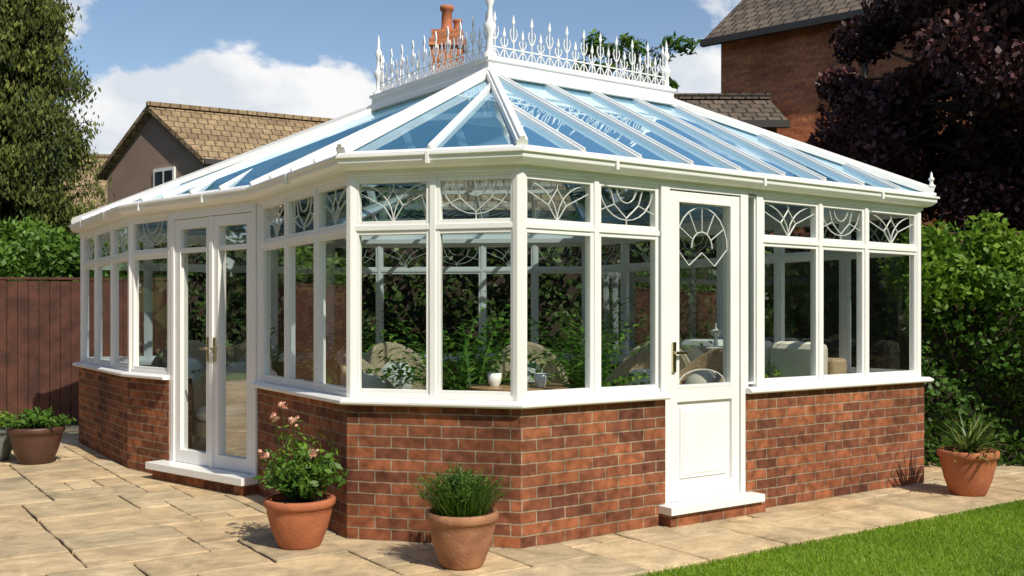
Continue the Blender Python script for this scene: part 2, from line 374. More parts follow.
for i in range(4):
    p,q=T2[i],T2[(i+1)%4]; d,n=segn(p,q); L=(q-p).length
    def cl(pts,w=.011):
        W=[p+d*s+Vector((0,0,z)) for s,z in pts]
        for a_,b_ in zip(W[:-1],W[1:]): bar(cr,a_,b_,w,.010,n)
    cl([(0,ZC+.02),(L,ZC+.02)],.014); cl([(0,ZC+.10),(L,ZC+.10)],.009)
    m=int(L/.085)
    for k in range(m):
        s=L*(k+.5)/m; h=.34 if k%2==0 else .23
        cl([(s,ZC),(s,ZC+h-.03)],.0075)
        o=p+d*s
        pts=[(0,-.04),(.013,-.005),(0,.055),(-.013,-.005)]
        vs=[o+d*x+n*dd+Vector((0,0,ZC+h-.02+z)) for dd in(-.005,.005) for x,z in pts]
        cr.add(vs,[(0,1,2,3),(7,6,5,4),(0,1,5,4),(1,2,6,5),(2,3,7,6),(3,0,4,7)])
        for sg in (-1,1):
            cl([(s,ZC+h*.45),(s+sg*.020,ZC+h*.52),(s+sg*.034,ZC+h*.64),(s+sg*.026,ZC+h*.76)],.0065)
            cl([(s+sg*.04,ZC+.03),(s+sg*.022,ZC+.07),(s,ZC+.09)],.006)
mkobj('ridge_cresting',cr,M_white,CON)
fi=MB()
def finial(x,y,z,h,r=.05):
    lathe(fi,(x,y,z),[(r*1.2,0),(r*1.2,h*.10),(r*.6,h*.14),(r*.55,h*.3),(r*1.0,h*.36),(r*1.05,h*.42),(r*.5,h*.48),(r*.42,h*.62),(r*.75,h*.67),(r*.7,h*.73),(r*.35,h*.78),(r*.25,h*.92),(0.001,h)],16)
finial(A.x,A.y,ZR+.10,.70,.045); finial(B.x,B.y,ZR+.10,.46,.04); finial(C.x,C.y,ZR+.10,.58,.04); finial(Dd.x,Dd.y,ZR+.10,.42,.04)
finial(E[1].x,E[1].y,2.36,.20,.032)
mkobj('finials',fi,M_white,CON,smooth=True)
fl=MB(); fp=offs(P,-.2,True); fl.add([Vector((v.x,v.y,.09)) for v in fp],[tuple(range(len(fp)))])
mkobj('tiled_floor',fl,M_floor,CON,uv=True)
# ---------------- furniture
def rot(v,a): return Vector((v[0]*math.cos(a)-v[1]*math.sin(a),v[0]*math.sin(a)+v[1]*math.cos(a),v[2]))
def xf(mb,fn):
    mb.v=[tuple(fn(Vector(v))) for v in mb.v]; return mb
def chair(x,y,ang,w=.32):
    e=empty('wicker_armchair'); z0=.09
    k=MB(); seg=20
    ring=[]
    for lay in (w,w-.035):
        for i in range(seg+1):
            a=math.radians(-30+240*i/seg); hh=.66+.36*max(0,math.sin(a))
            ring.append((lay*math.cos(a),lay*math.sin(a),hh))
    n=seg+1; vs=[];fs=[]
    for r in ring: vs.append((r[0],r[1],.22))
    for r in ring: vs.append((r[0]*1.08,r[1]*1.08,r[2]))
    for i in range(seg):
        fs+=[(i,i+1,2*n+i+1,2*n+i),(n+i,3*n+i,3*n+i+1,n+i+1),(2*n+i,2*n+i+1,3*n+i+1,3*n+i)]
    k.add(vs,fs)
    lathe(k,(0,0,0),[(.001,.24),(w-.02,.24),(w-.02,.36),(.001,.36)],24)
    for a in (45,135,225,315):
        c=math.radians(a); tube(k,[(w*.85*math.cos(c),w*.85*math.sin(c),.25),(w*.95*math.cos(c),w*.95*math.sin(c),0)],[.022,.018])
    tube(k,[(w*1.08*math.cos(math.radians(-30+240*i/seg)),w*1.08*math.sin(math.radians(-30+240*i/seg)),.66+.36*max(0,math.sin(math.radians(-30+240*i/seg)))) for i in range(seg+1)],[.024]*(seg+1))
    f=lambda v: rot(v,ang)+Vector((x,y,z0))
    mkobj('shell',xf(k,f),M_wicker,e)
    c=MB(); lathe(c,(0,0,0),[(.001,.36),(w-.06,.36),(w-.03,.40),(w-.03,.44),(w-.08,.48),(.001,.49)],24)
    lathe(c,(0,w*.55,.70),[(.001,-.16),(.1,-.15),(.15,-.08),(.16,.02),(.15,.1),(.08,.16),(.001,.17)],16)
    mkobj('cushion',xf(c,f),M_cush,e,smooth=True)
chair(-2.5,8.85,-.3); chair(-3.15,9.7,.3); chair(-.88,7.15,1.4); chair(-.95,8.9,.6); chair(.9,7.75,-.9); chair(.15,9.0,.1); chair(1.35,9.4,-.2); chair(1.3,7.55,-1.2)
def table(x,y,r,h,name='round_table'):
    e=empty(name); k=MB(); lathe(k,(x,y,.09),[(.001,h-.04),(r-.01,h-.04),(r,h-.03),(r,h-.005),(r-.008,h),(.001,h)],40); mkobj('top',k,M_tabletop,e)
    k=MB(); lathe(k,(x,y,.09),[(.2,0),(.2,.03),(.05,.06),(.04,.3),(.06,.4),(.04,.5),(.05,h-.05),(.15,h-.041)],20); mkobj('pedestal',k,M_wicker,e,smooth=True)
table(.05,6.95,.36,.80); table(1.62,7.95,.3,.78)
k=MB(); lathe(k,(1.62,7.95,.87),[(.07,0),(.07,.02),(.02,.05),(.015,.16),(.03,.18),(.10,.21),(.14,.25),(.13,.26),(.08,.24),(.02,.25),(.012,.33),(.045,.36),(.06,.38),(.008,.40),(.001,.45)],24)
mkobj('table_fountain',k,M_lead,smooth=True)
k=MB()
for (x,y) in ((-.12,6.9),(.08,7.1),(.2,6.85)): lathe(k,(x,y,.89),[(.03,0),(.045,.03),(.05,.09),(.045,.09),(.04,.03),(.001,.01)],16)
mkobj('table_cups',k,M_white,smooth=True)
e=empty('sofa'); sd=Vector((-.57,.82,0)); sn=Vector((-.82,-.57,0)); so=Vector((2.78,8.5,.09))
k=MB()
box8(k,so,sd,sn,Z,(0,1.7,0,.75,.08,.38)); box8(k,so,sd,sn,Z,(0,1.7,-.12,.08,.08,.92)); box8(k,so,sd,sn,Z,(-.16,-.002,-.1,.74,.08,.68)); box8(k,so,sd,sn,Z,(1.702,1.86,-.1,.74,.08,.68))
mkobj('frame',k,M_wicker,e,bevel=.03)
k=MB()
for i in range(3):
    box8(k,so,sd,sn,Z,(.01+i*.56,.56+i*.56,.09,.77,.385,.54)); box8(k,so,sd,sn,Z,(.02+i*.56,.55+i*.56,.085,.27,.545,1.06))
mkobj('cushions',k,M_cush,e,bevel=.06)
# ---------------- pots & plants
def pot(name,x,y,r,h,mat,z=0):
    e=empty(name); k=MB()
    lathe(k,(x,y,z),[(.001,0),(r*.58,0),(r*.62,.01),(r*.80,h*.35),(r*.93,h*.7),(r*.95,h*.82),(r*.98,h*.83),(r*1.03,h*.86),(r*1.04,h*.97),(r*1.0,h),(r*.9,h),(r*.88,h*.85),(.001,h*.84)],48)
    mkobj('terracotta_pot',k,mat,e,smooth=True)
    k=MB(); lathe(k,(x,y,z),[(.001,h*.9),(r*.5,h*.905),(r*.885,h*.88)],24); mkobj('soil',k,M_soil,e)
    return e
def strips(name,specs,mat,parent,n=7):
    V=[];F=[];R=[]
    for (b,az,el,L,w,dr) in specs:
        pos=np.array(b,float); e0=el; o=len(V); tone=random.random()
        for i in range(n+1):
            t=i/n; ww=w*(1-t)**.6*(.75+.5*min(1,t*3)) if i<n else w*.03
            sx,sy=-math.sin(az),math.cos(az)
            V.append(pos+np.array((sx,sy,0))*ww/2); V.append(pos-np.array((sx,sy,0))*ww/2)
            pos=pos+np.array((math.cos(az)*math.cos(e0),math.sin(az)*math.cos(e0),math.sin(e0)))*L/n
            e0-=dr/n
        for i in range(n): F.append((o+2*i,o+2*i+1,o+2*i+3,o+2*i+2)); R.append(tone)
    return np_mesh(name,np.array(V),np.array(F),mat,np.array(R),parent)
R=random.uniform
def sprays(e,x,y,z,nst,h,spread,leafn,lsize,mat,aspect=.45,stemr=.004,name='foliage'):
    k=MB(); C=[];tips=[]
    for i in range(nst):
        az=R(0,6.283); sp=spread*math.sqrt(random.random()); hh=h*R(.55,1)*(1-.35*sp/spread)
        b=Vector((x+R(-.05,.05),y+R(-.05,.05),z)); pts=[]
        for j in range(6):
            t=j/5; pts.append(b+Vector((math.cos(az)*sp*t**1.4+R(-.008,.008),math.sin(az)*sp*t**1.4,hh*t)))
        tube(k,pts,[stemr*(1-.7*j/5) for j in range(6)],4,False); tips.append(pts[-1])
        for j in range(leafn):
            t=R(.15,1)**.7; f=t*5; a=int(min(4,f)); q=pts[a].lerp(pts[a+1],f-a)
            C.append((q.x+R(-1,1)*lsize*.8,q.y+R(-1,1)*lsize*.8,q.z+R(-1,1)*lsize*.5))
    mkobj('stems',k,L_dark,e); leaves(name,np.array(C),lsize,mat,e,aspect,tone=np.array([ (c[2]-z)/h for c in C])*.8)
    return tips
e=pot('flowering_pot_plant',-1.27,5.98,.205,.29,M_terra)
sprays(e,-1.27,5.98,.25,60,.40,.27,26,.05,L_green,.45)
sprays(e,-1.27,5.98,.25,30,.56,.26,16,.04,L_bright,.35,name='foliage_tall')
fc=[]
for (fx,fz) in ((-1.37,.84),(-1.42,.77),(-1.30,.76),(-1.17,.56),(-1.46,.55)):
    fc.append(np.array([fx,5.93+R(-.05,.05),fz])+rng.normal(size=(16,3))*.013)
    k=MB(); tube(k,[(-1.3,5.97,.28),((fx-1.3)/2,5.95,fz*.65),(fx,5.94,fz)],[.004,.0035,.0025],5,False); mkobj('flower_stem',k,L_green,e)
leaves('blossoms',np.concatenate(fc),.032,L_pink,e,.8)
e=pot('pot_plant',-.276,5.52,.195,.30,M_terra2)
sp=[]
for i in range(900):
    az=R(0,6.283); rr=.13*math.sqrt(random.random()); sp.append(((-.276+rr*math.cos(az),5.52+rr*math.sin(az),.26),az+R(-.6,.6),R(.75,1.5),R(.14,.31),R(.004,.007),R(.1,.7)))
strips('fine_foliage',sp,L_green,e,4)
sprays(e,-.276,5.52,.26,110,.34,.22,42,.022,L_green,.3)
e=pot('spiky_pot_plant',3.52,7.72,.215,.34,M_terra)
sp=[((3.52+R(-.04,.04),7.72+R(-.04,.04),.30),R(0,6.283),R(.15,1.5),R(.26,.40),R(.016,.028),R(.3,1.1)) for i in range(110)]
strips('spiky_leaves',sp,L_agave,e)
e=pot('shrub_planter',-4.45,9.35,.24,.34,M_brown)
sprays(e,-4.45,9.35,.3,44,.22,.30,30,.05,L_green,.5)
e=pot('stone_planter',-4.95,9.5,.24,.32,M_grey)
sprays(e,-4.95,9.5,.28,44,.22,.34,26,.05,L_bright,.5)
def palm(x,y,h,n=26,lw=.03,rd=1.0):
    e=pot('indoor_palm',x,y,.17,.3,M_terra2,.09); sp=[]
    for i in range(n):
        az=R(0,6.283); el=R(1.15,1.52); L=h*R(.7,1.05); dr=R(.5,1.5)*rd; pos=Vector((x,y,.38)); e0=el
        for j in range(16):
            t=j/15; d=Vector((math.cos(az)*math.cos(e0),math.sin(az)*math.cos(e0),math.sin(e0))); pos+=d*L/16; e0-=dr/16
            if t>.25:
                for s in (-1,1): sp.append((tuple(pos),az+s*R(.7,1.1),e0*.5+R(-.2,.2),.24*(1.15-t)+.04,lw,.8))
        sp.append(((x,y,.38),az,el,L,.012,dr))
    strips('fronds',sp,L_indoor,e,5)
palm(-.30,7.45,1.35,26,.04,1.2); palm(.42,7.3,1.1,24,.04,1.1); palm(-.5,8.5,1.5); palm(.8,8.5,1.3); palm(.7,10.6,1.6); palm(-1.9,10.6,1.5); palm(2.3,8.35,.8,12); palm(-1.25,7.75,.95,16); palm(-2.3,9.6,1.1)
# ---------------- ground, lawn, patio
G=MB(); S=400; G.add([(-S,-S,-.05),(S,-S,-.05),(S,S,-.05),(-S,S,-.05)],[(0,1,2,3)])
mkobj('ground',G,principled('ground_grass',(.09,.16,.02),1,col2=(.06,.11,.02),nscale=.6,bump=.3))
L0=Vector((.6,5.29,0)); Ud=Vector((.823,.568,0)); Vd=Vector((-.568,.823,0))
def uvp(u,v,z=0): return L0+Ud*u+Vd*v+Vector((0,0,z))
k=MB(); k.add([uvp(-16,-25,-.022),uvp(14,-25,-.022),uvp(14,-.012,-.022),uvp(-16,-.012,-.022)],[(0,1,2,3)])
mkobj('lawn',k,principled('lawn_base',(.16,.26,.015),1,col2=(.10,.19,.01),nscale=3,bump=.5))
N=170000; u=rng.uniform(-.6,6.0,N); v=-rng.random(N)**1.15*3.6+.012
N2=30000; u=np.concatenate([u,rng.uniform(-6,8,N2)]); v=np.concatenate([v,-rng.random(N2)*6]); N+=N2
base=np.stack([L0.x+Ud.x*u+Vd.x*v,L0.y+Ud.y*u+Vd.y*v,np.full(N,-.025)],1)
az=rng.uniform(0,6.283,N); h=rng.uniform(.016,.038,N); w=rng.uniform(.0015,.003,N)*1.3
side=np.stack([np.cos(az),np.sin(az),np.zeros(N)],1)*w[:,None]
lean=rng.normal(size=(N,3))*.012; lean[:,2]=0
tip=base+lean*1.4+np.stack([np.zeros(N),np.zeros(N),h],1); 
V=np.stack([base-side,base+side,tip],1).reshape(-1,3)
patch=.5+.5*np.sin(u*2.1+np.sin(v*3))*np.cos(v*1.7+u)
np_mesh('grass',V,np.arange(N*3).reshape(N,3),L_grass,np.clip(rng.random(N)*.6+patch*.4,0,1))
k=MB(); k.add([uvp(-16,0,-.028),uvp(9,0,-.028),uvp(9,13,-.028),uvp(-16,13,-.028)],[(0,1,2,3)])
mkobj('patio_bedding',k,principled('mortar',(.24,.18,.115),1,col2=(.12,.10,.065),nscale=8,bump=.6))
cell=.225; nu,nv=int(22/cell),int(12.5/cell); occ=np.zeros((nu,nv),bool); V=[];F=[];RR=[]
poly=[(p.x,p.y) for p in offs(P,-.3,True)]
def inside(x,y):
    c=False
    for i in range(len(poly)):
        (x1,y1),(x2,y2)=poly[i],poly[i-1]
        if (y1>y)!=(y2>y) and x<(x2-x1)*(y-y1)/(y2-y1)+x1: c=not c
    return c
sizes=[(3,2),(2,2),(2,3),(3,3),(4,3),(4,2),(1,2),(1,1)]; wts=[4,3,4,4,2.5,1.5,1,.5]
for j in range(nv):
    for i in range(nu):
        if occ[i,j]: continue
        opts=random.choices(sizes,wts,k=6)+[(1,1)]
        for (a_,b_) in opts:
            if i+a_<=nu and j+b_<=nv and not occ[i:i+a_,j:j+b_].any(): break
        occ[i:i+a_,j:j+b_]=True
        g=.0055; u0,u1=-14+i*cell+g*R(.6,1.7),-14+(i+a_)*cell-g*R(.6,1.7); v0,v1=j*cell+g*R(.6,1.7),(j+b_)*cell-g*R(.6,1.7)
        c=uvp((u0+u1)/2,(v0+v1)/2)
        if inside(c.x,c.y) or c.y>13 or c.y<1: continue
        z=R(-.003,.003); tu,tv=R(-.005,.005),R(-.005,.005); o=len(V); bz=.007
        n=6
        base_r=[]
        for (ua,va,ub,vb) in ((u0,v0,u1,v0),(u1,v0,u1,v1),(u1,v1,u0,v1),(u0,v1,u0,v0)):
            for q in range(n):
                t=q/n; base_r.append((ua+(ub-ua)*t,va+(vb-va)*t))
        cu,cv=(u0+u1)/2,(v0+v1)/2
        jit=[(R(-.005,.005),R(-.005,.005)) for _ in base_r]
        m_=len(base_r)
        for (ins,zz) in ((0,-.03),(0,z-.006),(bz,z)):
            for (pu,pv),(ju,jv) in zip(base_r,jit):
                su=pu+ju+(ins if pu<cu-1e-4 else -ins if pu>cu+1e-4 else 0)*(1 if abs(abs(pu-cu)-(u1-u0)/2)<.001 else 0)
                sv=pv+jv+(ins if pv<cv-1e-4 else -ins if pv>cv+1e-4 else 0)*(1 if abs(abs(pv-cv)-(v1-v0)/2)<.001 else 0)
                V.append(uvp(su,sv,zz+(0 if zz==-.03 else (su-cu)*tu+(sv-cv)*tv)))
        for r_ in range(2):
            for q in range(m_): F.append((o+r_*m_+q,o+r_*m_+(q+1)%m_,o+(r_+1)*m_+(q+1)%m_,o+(r_+1)*m_+q))
        F.append(tuple(o+2*m_+q for q in range(m_)))
        rr=random.random(); RR+= [rr]*(2*m_+1)
me=bpy.data.meshes.new('patio_paving'); me.from_pydata(V,[],F); me.update()
at=me.attributes.new('rnd','FLOAT','FACE'); at.data.foreach_set('value',RR)
m,nt,Nn,Ln=newmat('sandstone'); o=Nn.new('ShaderNodeOutputMaterial'); p=Nn.new('ShaderNodeBsdfPrincipled'); Ln.new(p.outputs[0],o.inputs[0]); p.inputs['Roughness'].default_value=.8; p.inputs['Specular IOR Level'].default_value=.25
at=Nn.new('ShaderNodeAttribute'); at.attribute_name='rnd'; r=Nn.new('ShaderNodeValToRGB'); Ln.new(at.outputs['Fac'],r.inputs[0])
el=r.color_ramp.elements; el[0].color=(.52,.39,.23,1); el[1].color=(.56,.45,.29,1)
for ps,cc in ((.2,(.58,.44,.26,1)),(.4,(.44,.35,.22,1)),(.6,(.62,.48,.29,1)),(.8,(.52,.37,.21,1))): x=el.new(ps); x.color=cc
tc=Nn.new('ShaderNodeTexCoord'); nz=Nn.new('ShaderNodeTexNoise'); nz.inputs['Scale'].default_value=4; nz.inputs['Detail'].default_value=10; nz.inputs['Roughness'].default_value=.65; nz.inputs['Distortion'].default_value=.6; Ln.new(tc.outputs['Object'],nz.inputs['Vector'])
mr=Nn.new('ShaderNodeMapRange'); mr.inputs[1].default_value=.3; mr.inputs[2].default_value=.7; mr.inputs[3].default_value=.55; mr.inputs[4].default_value=1.18; Ln.new(nz.outputs[0],mr.inputs[0])
vs=Nn.new('ShaderNodeVectorMath'); vs.operation='SCALE'; Ln.new(r.outputs[0],vs.inputs[0]); Ln.new(mr.outputs[0],vs.inputs['Scale']); Ln.new(vs.outputs[0],p.inputs['Base Color'])
n3=Nn.new('ShaderNodeTexNoise'); n3.inputs['Scale'].default_value=12; n3.inputs['Detail'].default_value=9; Ln.new(tc.outputs['Object'],n3.inputs['Vector'])
bp=Nn.new('ShaderNodeBump'); bp.inputs['Strength'].default_value=.8; bp.inputs['Distance'].default_value=.02; Ln.new(n3.outputs[0],bp.inputs['Height']); Ln.new(bp.outputs[0],p.inputs['Normal'])
me.materials.append(m); ob=bpy.data.objects.new('patio_paving',me); scene.collection.objects.link(ob)
# ---------------- fences
def fence(a,b,h,name='wooden_fence'):
    e=empty(name); k=MB(); a=Vector(a);b=Vector(b); d=(b-a).normalized(); n=Vector((d.y,-d.x,0)); L=(b-a).length; s=0
    while s<L:
        box8(k,a,d,n,Z,(s,s+.118,0,.018+R(0,.012),.05,h-R(0,.02))); 
        s+=.126
    for z in (.25,h*.5,h-.2): box8(k,a,d,n,Z,(0,L,-.05,-.002,z,z+.07))
    mkobj('boards',k,M_wood,e)
    k=MB(); s=0
    while s<L: box8(k,a,d,n,Z,(s,s+.1,-.11,-.01,-.1,h+.05)); s+=1.85
    box8(k,a,d,n,Z,(0,L,-.02,.04,h,h+.03)); mkobj('posts',k,M_wood,e,bevel=.004)
fence((-12,11.6,0),(-4.3,12.7,0),1.82); fence((4.6,10.9,0),(11,10.3,0),2.25)
# ---------------- houses
def house(name,K,u,v,L,W,he,hr,wall,roof,over=.35):
    e=empty(name); K=Vector((*K,0)); u=Vector((*u,0)); v=Vector((*v,0))
    c=[K,K+u*L,K+u*L+v*W,K+v*W]; up=lambda p,z:p+Vector((0,0,z))
    k=MB(); 
    for i in range(4): a_,b_=c[i],c[(i+1)%4]; k.add([a_,b_,up(b_,he),up(a_,he)],[(0,1,2,3)])
    m0=K+v*W/2; m1=m0+u*L
    k.add([up(c[0],he),up(m0,hr),up(c[3],he)],[(0,1,2)]); k.add([up(c[1],he),up(m1,hr),up(c[2],he)],[(0,1,2)])
    mkobj('walls',k,wall,e,uv=True)
    k=MB(); sl=(hr-he)/(W/2); t=.12
    for sgn in (-1,1):
        eo=m0+v*(sgn*(W/2+over)); ez=he-sl*over
        a_=eo-u*over; b_=eo+u*(L+over); r0=m0-u*over; r1=m0+u*(L+over)
        lowr=[up(a_,ez+.02),up(b_,ez+.02),up(r1,hr+.02),up(r0,hr+.02)]; hi=[q+Vector((0,0,t)) for q in lowr]
        k.add(lowr+hi,BOXF)
    mkobj('tiled_roof',k,roof,e,uv=True)
    k=MB()
    bar(k,up(m0-u*over,hr+.17),up(m1+u*over,hr+.17),.22,.10)
    mkobj('ridge_tiles',k,roof,e,uv=True)
    k=MB()
    for sgn in (-1,1):
        eo=m0+v*(sgn*(W/2+over+.06)); bar(k,up(eo-u*over,he-sl*over+.06),up(eo+u*(L+over),he-sl*over+.06),.12,.12)
    mkobj('gutters',k,M_dark,e)
    return e
def wwin(e,o,d,n,w,z0,z1,k=3):
    o=Vector(o); f=MB(); g=MB()
    box8(f,o,d,n,Z,(-w/2,w/2,.0,.05,z0,z1)); box8(f,o,d,n,Z,(-w/2-.08,w/2+.08,.0,.12,z0-.08,z0-.001))
    for i in range(k):
        a_=-w/2+.07+i*(w-.07)/k; box8(g,o,d,n,Z,(a_,a_+(w-.07)/k-.07,.03,.055,z0+.08,z1-.08))
    mkobj('window_frame',f,M_white,e); mkobj('window_glass',g,principled('dark_glass',(.03,.035,.04),.08),e)
uu=Vector((3.8,2.0,0)).normalized(); vv=Vector((-3.3,2.4,0)).normalized()
e=house('stucco_house',(-7.25,23.7),(uu.x,uu.y),(vv.x,vv.y),4.6,4.1,5.05,6.45,M_stucco,M_tile,.18)
nn=Vector((vv.y,-vv.x,0)); nn=-nn if nn.y>0 else nn
wwin(e,Vector((-7.25,23.7,0))+vv*1.6,-vv,nn,.85,4.45,5.0,2)
e=house('brick_house',(-3.0,19.5),(1,.05),(-.05,1),7.0,5,3.5,5.35,M_brick2,M_tile,.3)
k=MB(); box8(k,(-1.38,21.5,0),(1,0,0),(0,1,0),Z,(-.33,.33,-.27,.27,3.5,7.45)); box8(k,(-1.38,21.5,0),(1,0,0),(0,1,0),Z,(-.38,.38,-.33,.33,7.1,7.25))
mkobj('chimney_stack',k,M_brick2,e,uv=True)
k=MB(); lathe(k,(-1.40,21.5,7.45),[(.14,0),(.16,.04),(.12,.1),(.11,.45),(.15,.48),(.15,.56),(.10,.56),(.10,.3)],20)
lathe(k,(-1.17,21.5,7.45),[(.10,0),(.11,.03),(.085,.08),(.08,.2),(.10,.22),(.10,.27),(.07,.27),(.07,.15)],16)
mkobj('chimney_pots',k,M_terra,e,smooth=True)
hux,huy=.78,-.626
e=house('brick_house',(3.95,18.9),(hux,huy),(-huy,hux),9,8,6.6,9.4,M_brick2,M_tiled,.25)
k=MB(); hk=Vector((3.95,18.9,0)); hu=Vector((hux,huy,0)); hn=Vector((huy,-hux,0))
tube(k,[hk+hu*2.75+hn*.1,hk+hu*2.75+hn*.1+Z*6.2,hk+hu*2.75+hn*.3+Z*6.4],[.045]*3); mkobj('downpipe',k,M_dark,e)
e=house('outbuilding',(2.9,17.0),(1,0),(0,1),1.6,2.2,4.6,5.15,M_brick2,M_tiled,.15)
e=house('brick_house',(-17.5,37),(1,.1),(-.1,1),8,6,5.0,7.6,M_brick2,M_tile,.3)
# ---------------- vegetation
def clumps(cs,rs,per,flat=1.0):
    out=[];tone=[]
    for c,r,n in zip(cs,rs,per):
        d=unit(rng.normal(size=(n,3))); rad=r*rng.random(n)[:,None]**.45
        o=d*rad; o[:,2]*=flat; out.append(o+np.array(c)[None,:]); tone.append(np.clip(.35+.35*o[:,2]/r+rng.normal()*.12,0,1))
    return np.concatenate(out),np.concatenate(tone)
def tree(name,x,y,h,cz,rad,ncl,cr_,per,lsize,mat,tr=.2,aspect=.6,rej=None):
    e=empty(name); k=MB(); tp=[(x,y,-.1),(x+.05,y,h*.25),(x-.05,y+.05,h*.5),(x,y,cz+rad[2]*.6)]
    tube(k,tp,[tr*1.3,tr,tr*.7,tr*.15],10)
    cs=[];rs=[]
    while len(cs)<ncl:
        d=unit(rng.normal(size=(1,3)))[0]; f=rng.uniform(.35,1.0)**.5
        c=np.array((x,y,cz))+d*np.array(rad)*f
        if rej and rej(c): continue
        cs.append(c); rs.append(cr_*rng.uniform(.6,1.25))
        s=Vector((x,y,max(h*.2,cz-rad[2]*.8+rng.random()*rad[2]))); en=Vector(c); mdl=s.lerp(en,.5)+Vector((0,0,.15))
        tube(k,[s,mdl,en],[tr*.3,tr*.17,.01],5,False)
    mkobj('trunk_and_limbs',k,M_bark,e)
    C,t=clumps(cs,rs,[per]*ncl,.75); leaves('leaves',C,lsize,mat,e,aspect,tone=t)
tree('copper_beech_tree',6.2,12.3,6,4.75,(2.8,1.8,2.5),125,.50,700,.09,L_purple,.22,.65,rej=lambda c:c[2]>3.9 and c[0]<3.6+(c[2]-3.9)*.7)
tree('broadleaf_tree',1.95,15.5,5.2,5.3,(.95,.5,.62),30,.17,60,.15,L_green,.05,.3)
def conifer(x,y,h,r):
    e=empty('conifer_tree'); k=MB(); tube(k,[(x,y,-.1),(x,y,h*.5),(x,y,h)],[.25,.14,.02],8); C=[];T=[]
    z=.8
    while z<h:
        f=(1-z/h)**.62; 
        for i in range(int(9*f)+5):
            az=R(0,6.283); L=r*f*R(.6,1.12)+.1
            en=Vector((x+math.cos(az)*L,y+math.sin(az)*L,z+R(.1,.5)*L*.6)); s=Vector((x,y,z)); tube(k,[s,en],[.03,.006],4,False)
            n=int(120*L)+20
            t=rng.random(n)**.55; c=np.array(s)[None]*(1-t[:,None])+np.array(en)[None]*t[:,None]+rng.normal(size=(n,3))*np.array((.12,.12,.10))
            c[:,2]-=np.abs(rng.normal(size=n))*.22*t
            C.append(c); T.append(np.clip(t*.8-.1+rng.normal()*.2,0,1))
        z+=.21
    mkobj('trunk_and_limbs',k,M_bark,e); leaves('needles',np.concatenate(C),.14,L_conif,e,.35,tone=np.concatenate(T),droop=(0,0,-.9))
conifer(-10.9,22,11.5,2.1); conifer(-14.2,23.5,9.5,2.2)
def hedge(name,a,b,w,h,n,lsize,mat,bump_=.15):
    a=np.array(a,float);b=np.array(b,float); d=(b-a)/np.linalg.norm(b-a); nn=np.array((d[1],-d[0])); L=np.linalg.norm(b-a)
    s=rng.random(n)*L; 
    face=rng.random(n); off=np.where(face<.45,-w/2,np.where(face<.6,w/2,rng.uniform(-w/2,w/2,n)))
    hh=h+bump_*np.sin(s*2.3)+bump_*.7*np.sin(s*5.1+1)
    zz=np.where(face<.6,rng.random(n)*hh,hh)
    off=off*-1
    dep=np.abs(rng.normal(size=n))*.09
    zz=np.where(face>=.6,zz-dep+rng.normal(size=n)*.05,zz); off=np.where(face<.6,off-np.sign(off)*dep,off)
    off=off+.10*np.sin(s*4+zz*3)+.06*np.sin(zz*9+s*7)
    C=np.stack([a[0]+d[0]*s+nn[0]*off,a[1]+d[1]*s+nn[1]*off,zz],1)
    e=empty(name); leaves('leaves',C,lsize,mat,e,.6,tone=np.clip(zz/h,0,1)**3*.9)  # leaves lighten towards the top: sunlit crown put into the colour
    k=MB(); A_=Vector((*a,0)); 
    box8(k,A_,Vector((*d,0)),Vector((*nn,0)),Z,(.1,L-.1,-w/2+.22,w/2-.22,-.05,h-.3)); mkobj('inner_branches',k,M_soil,e)
hedge('reflection_hedge',(3.75,9.75),(9.5,9.0),1.1,1.72,36000,.07,L_green,.08)
hedge('reflection_hedge',(-5,13.6),(7,13.2),1.2,2.6,26000,.11,L_dark,.2)
hedge('reflection_hedge',(-13,13.2),(-5.2,14.4),1.2,2.25,16000,.10,L_green,.25)
hedge('reflection_hedge',(13,-12),(12,8.4),1.4,3.6,16000,.22,L_dark,.2)  # unseen side hedge, added so the panes reflect dark foliage
hedge('reflection_hedge',(-14,-7),(12.5,-9),1.4,3.2,16000,.22,L_dark,.2)  # unseen rear hedge, added to keep bright sky out of the window reflections
cs=[(4.55+R(-.75,.6),9.5+R(-.3,.3),1.88+R(-.3,.22)) for i in range(26)]
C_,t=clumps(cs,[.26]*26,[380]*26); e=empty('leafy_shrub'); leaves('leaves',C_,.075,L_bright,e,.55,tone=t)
k=MB()
for c in cs: tube(k,[(4.5,9.5,0),(c[0],c[1],c[2])],[.03,.008],5,False)
mkobj('branches',k,M_bark,e)
cs=[(-6.6+R(-1.6,1.4),13.2+R(-.3,.3),1.85+R(-.3,.5)) for i in range(30)]
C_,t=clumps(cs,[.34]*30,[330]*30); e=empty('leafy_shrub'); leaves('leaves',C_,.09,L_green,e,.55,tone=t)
k=MB()
for c in cs: tube(k,[(-6.6,13.2,0),(c[0],c[1],c[2])],[.03,.008],5,False)
mkobj('branches',k,M_bark,e)
cs=[];rs=[]
for i in range(560):
    az=R(0,2*math.pi); front=abs((az-math.pi/2+math.pi)%(2*math.pi)-math.pi)<.75
    if front: rr=R(42,50); hh=R(1,4.5)
    else: rr=R(19,26); hh=R(.5,7.5)  # unseen side and rear trees, added to darken what the glass mirrors
    cs.append((rr*math.cos(az),4+rr*math.sin(az),hh)); rs.append(R(1.4,2.4))
C_,t=clumps(cs,rs,[150]*len(cs)); leaves('distant_and_reflection_trees',C_,.6,L_dark,None,.75,tone=t)
